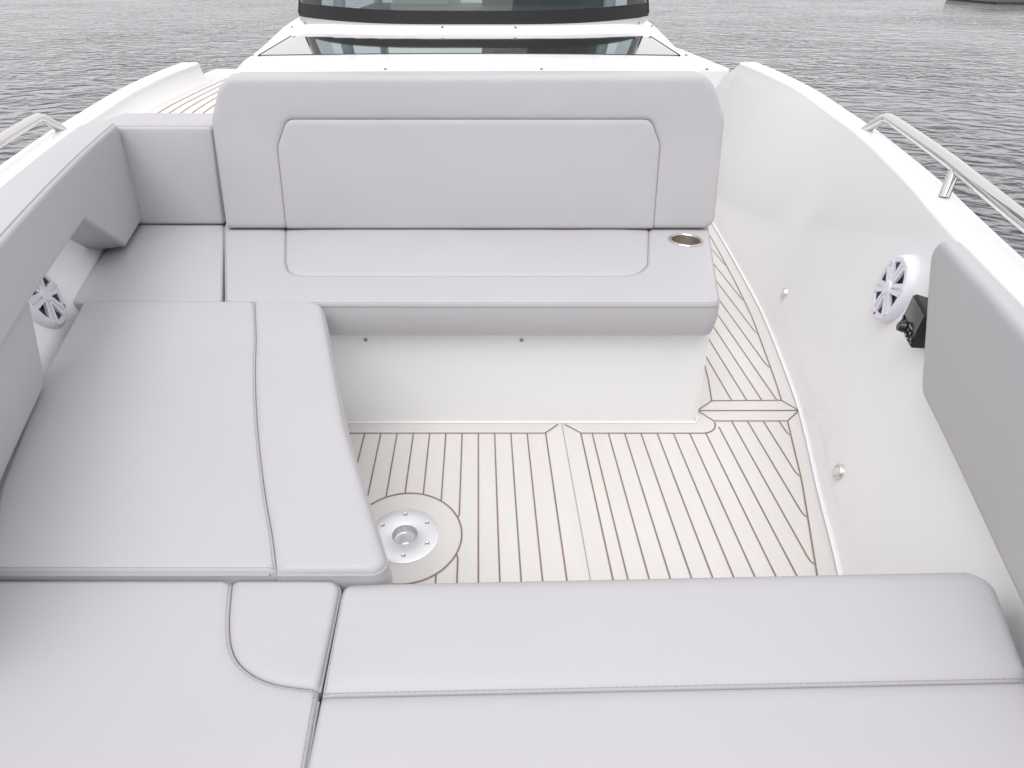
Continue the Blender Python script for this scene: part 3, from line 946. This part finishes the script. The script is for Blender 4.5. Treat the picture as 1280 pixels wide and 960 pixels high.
for kx, ky in ((-.043, -.016), (-.043, -.029), (-.030, -.034), (.012, -.018), (.012, -.031), (.028, -.018), (.028, -.031), (.044, -.024)):
    kb = box('button', (kx, ky, .0008), (.011, .0085, .0034), BLACKG, mr, bev=.0014)
    box('button_mark', (kx, ky, .0028), (.0042, .0016, .0006), GREYMARK, kb, bev=0)
box('maker_strip', (.012, -.0105, .0006), (.020, .0022, .0010), GREYMARK, mr, bev=0)

# courtesy lights
def courtesy(px, y, z, lab):
    x = jx(y, z)
    t = empty('courtesy_light', (x, y, z), lab, 'light', 'small courtesy lights low on the right hull wall')
    t.matrix_world = basis((x, y, z), (-1, .30, .12))
    lathe('bezel', [(.0215, -.004), (.0215, .007), (.0195, .0105), (.014, .011), (.013, .009)], CUPM, t, None, 28)
    lathe('lens', [(.0135, .008), (.0115, .0118), (.0, .0130)], LENS, t, None, 24)
    return t
courtesy(0, 2.03, .140, 'small round courtesy light on the right hull wall, the one by the console seat')
courtesy(0, 1.085, .105, 'small round courtesy light on the right hull wall, the one nearer the bow')

# table pedestal socket
ps = empty('table_socket', (PED[0], PED[1], .0), 'round silver table base plate screwed into the pale deck beside the sunpad', 'table base')
lathe('base_plate', [(.0865, -.002), (.0865, .0035), (.084, .0042), (.079, .0046), (.034, .0046), (.0315, .0036), (.0305, .0)], ALU, ps, None, 64)
lathe('socket_cup', [(.0312, .004), (.0300, -.004), (.0292, -.020), (.0262, -.0225), (.0258, -.052), (.0235, -.056), (.010, -.056), (0, -.056)], ALU, ps, None, 48)
bm = bmesh.new(); bm3 = bmesh.new()
for k in range(6):
    a = R(60 * k + 94)
    Mk = Matrix.Translation((.0655 * math.cos(a), .0655 * math.sin(a), .0046))
    sc = lathe('screw', [(.0062, .0), (.0060, .0007), (.0052, .0010), (.0040, .0002), (.0018, -.0002), (0, -.0004)], STEEL, ps, Mk, 16)
    sk = lathe('drive_recess', [(.0022, .0001), (.0020, .0003), (0, .0003)], BLACK, sc, Mk, 6)

# grab rails
def rail(sign, lab):
    mx_ = (lambda x: x) if sign > 0 else (lambda x: 2 * XC - x)
    base = stn(1.45)
    t = empty('grab_rail', (mx_(1.17), 1.45, .70), lab, 'rail', 'polished steel grab rails on the gunwales')
    ox = Vector(t.location)
    def gm(y): b, i, o, z = stn(y); return .5 * (i + o)
    pts = []
    P = [(gm(2.15), 2.155, .702), (gm(2.11) + .006, 2.112, .735)]
    for q in range(1, 6):
        a = q / 6 * R(68)
        pass
    body = [(gm(y) + .022 - .008 * 0, y, .764) for y in np.linspace(2.04, .58, 34)]
    start = [(gm(2.155), 2.160, .700), (gm(2.13) + .006, 2.128, .724), (gm(2.10) + .014, 2.100, .745), (gm(2.085) + .018, 2.083, .756), (gm(2.07) + .021, 2.063, .762)]
    end = [(gm(.55) + .021, .557, .762), (gm(.54) + .018, .537, .756), (gm(.52) + .014, .520, .745), (gm(.49) + .006, .492, .724), (gm(.46), .460, .698)]
    full = [(mx_(x) - ox.x, y - ox.y, z - ox.z) for x, y, z in start + body + end]
    tube('rail_tube', full, .0155, STEEL, t, 20)
    for y in (1.452, .78):
        f = Vector((mx_(gm(y) + .002), y - .01, .699)) - ox; g = Vector((mx_(gm(y) + .022), y + .02, .758)) - ox
        tube('stanchion', [tuple(f), tuple(f.lerp(g, .5)), tuple(g)], .0125, STEEL, t, 18)
    for y in (2.157, .463):
        pass
    return t
rail(1, 'polished steel grab rail with stanchions on the right gunwale')
rail(-1, 'polished steel grab rail on the left gunwale above the long bolster')

# dark quay far across the water, at the upper right
q = empty('floating_pontoon', (53, 38.5, WATER_Z), 'low dark timber pontoon edge across the water at the upper right corner', 'pontoon')
bm = bmesh.new(); box_bm(bm, (0, 3.0, -.14), (44, 6, .5), None, .03); qo = from_bm('pontoon_deck', bm, QUAY, q)
tube('fender_log', [(-22, -.06, .0), (22, -.06, .0)], .07, QUAY, q, 10)
q.rotation_euler = (0, 0, R(-9))

# wooded shore behind and beside the boat: one far mass of trees
TREE = mat('far_foliage', (.035, .05, .03), .9, spec=.1)
tone(TREE, (.02, .03, .018), (.06, .075, .045), .25, 5)
V, F = [], []
NA, NR = 520, 5
for a in range(NA):
    az = R(62 + (298 - 62) * a / (NA - 1))
    for r in range(NR):
        t = r / (NR - 1)
        rad = 125 + 26 * t + 5 * noise.noise(Vector((a * .31, r * 1.7, 2)))
        hgt = (0, 6, 10, 12, 0)[r] * (1 + .38 * noise.noise(Vector((a * .23, r * .9, 5)))) + (1.6 * noise.noise(Vector((a * 1.1, r, 9))) if 0 < r < 4 else 0)
        V.append((rad * math.sin(az), rad * math.cos(az), WATER_Z - .1 + hgt))
for a in range(NA - 1):
    for r in range(NR - 1):
        F.append((a * NR + r, a * NR + r + 1, (a + 1) * NR + r + 1, (a + 1) * NR + r))
tag(mesh('shore_trees', V, F, TREE, None, False), 'far dark wooded shore behind the boat', 'trees', None, 'stuff')

# ================================================================== CAMERA
cam = bpy.data.cameras.new('camera'); co = bpy.data.objects.new('camera', cam); C.objects.link(co)
cam.sensor_width = 36; cam.lens = 36 * 725 / 1280; cam.shift_x = 42 / 1280
cam.clip_start = .02; cam.clip_end = 6000
co.location = (0, 0, 1.164); co.rotation_euler = (R(90) - math.atan(520 / 725), 0, 0)
SC.camera = co

# parts built in world coordinates stay where they are under the boat's root
bpy.context.view_layer.update()
inv = boat.matrix_world.inverted()
for o in list(boat.children):
    o.matrix_parent_inverse = inv
vs = SC.view_settings
vs.view_transform = 'Standard'; vs.look = 'None'; vs.gamma = 1; vs.exposure = .73
vs.use_curve_mapping = False
SC.render.resolution_x = 1024; SC.render.resolution_y = 768
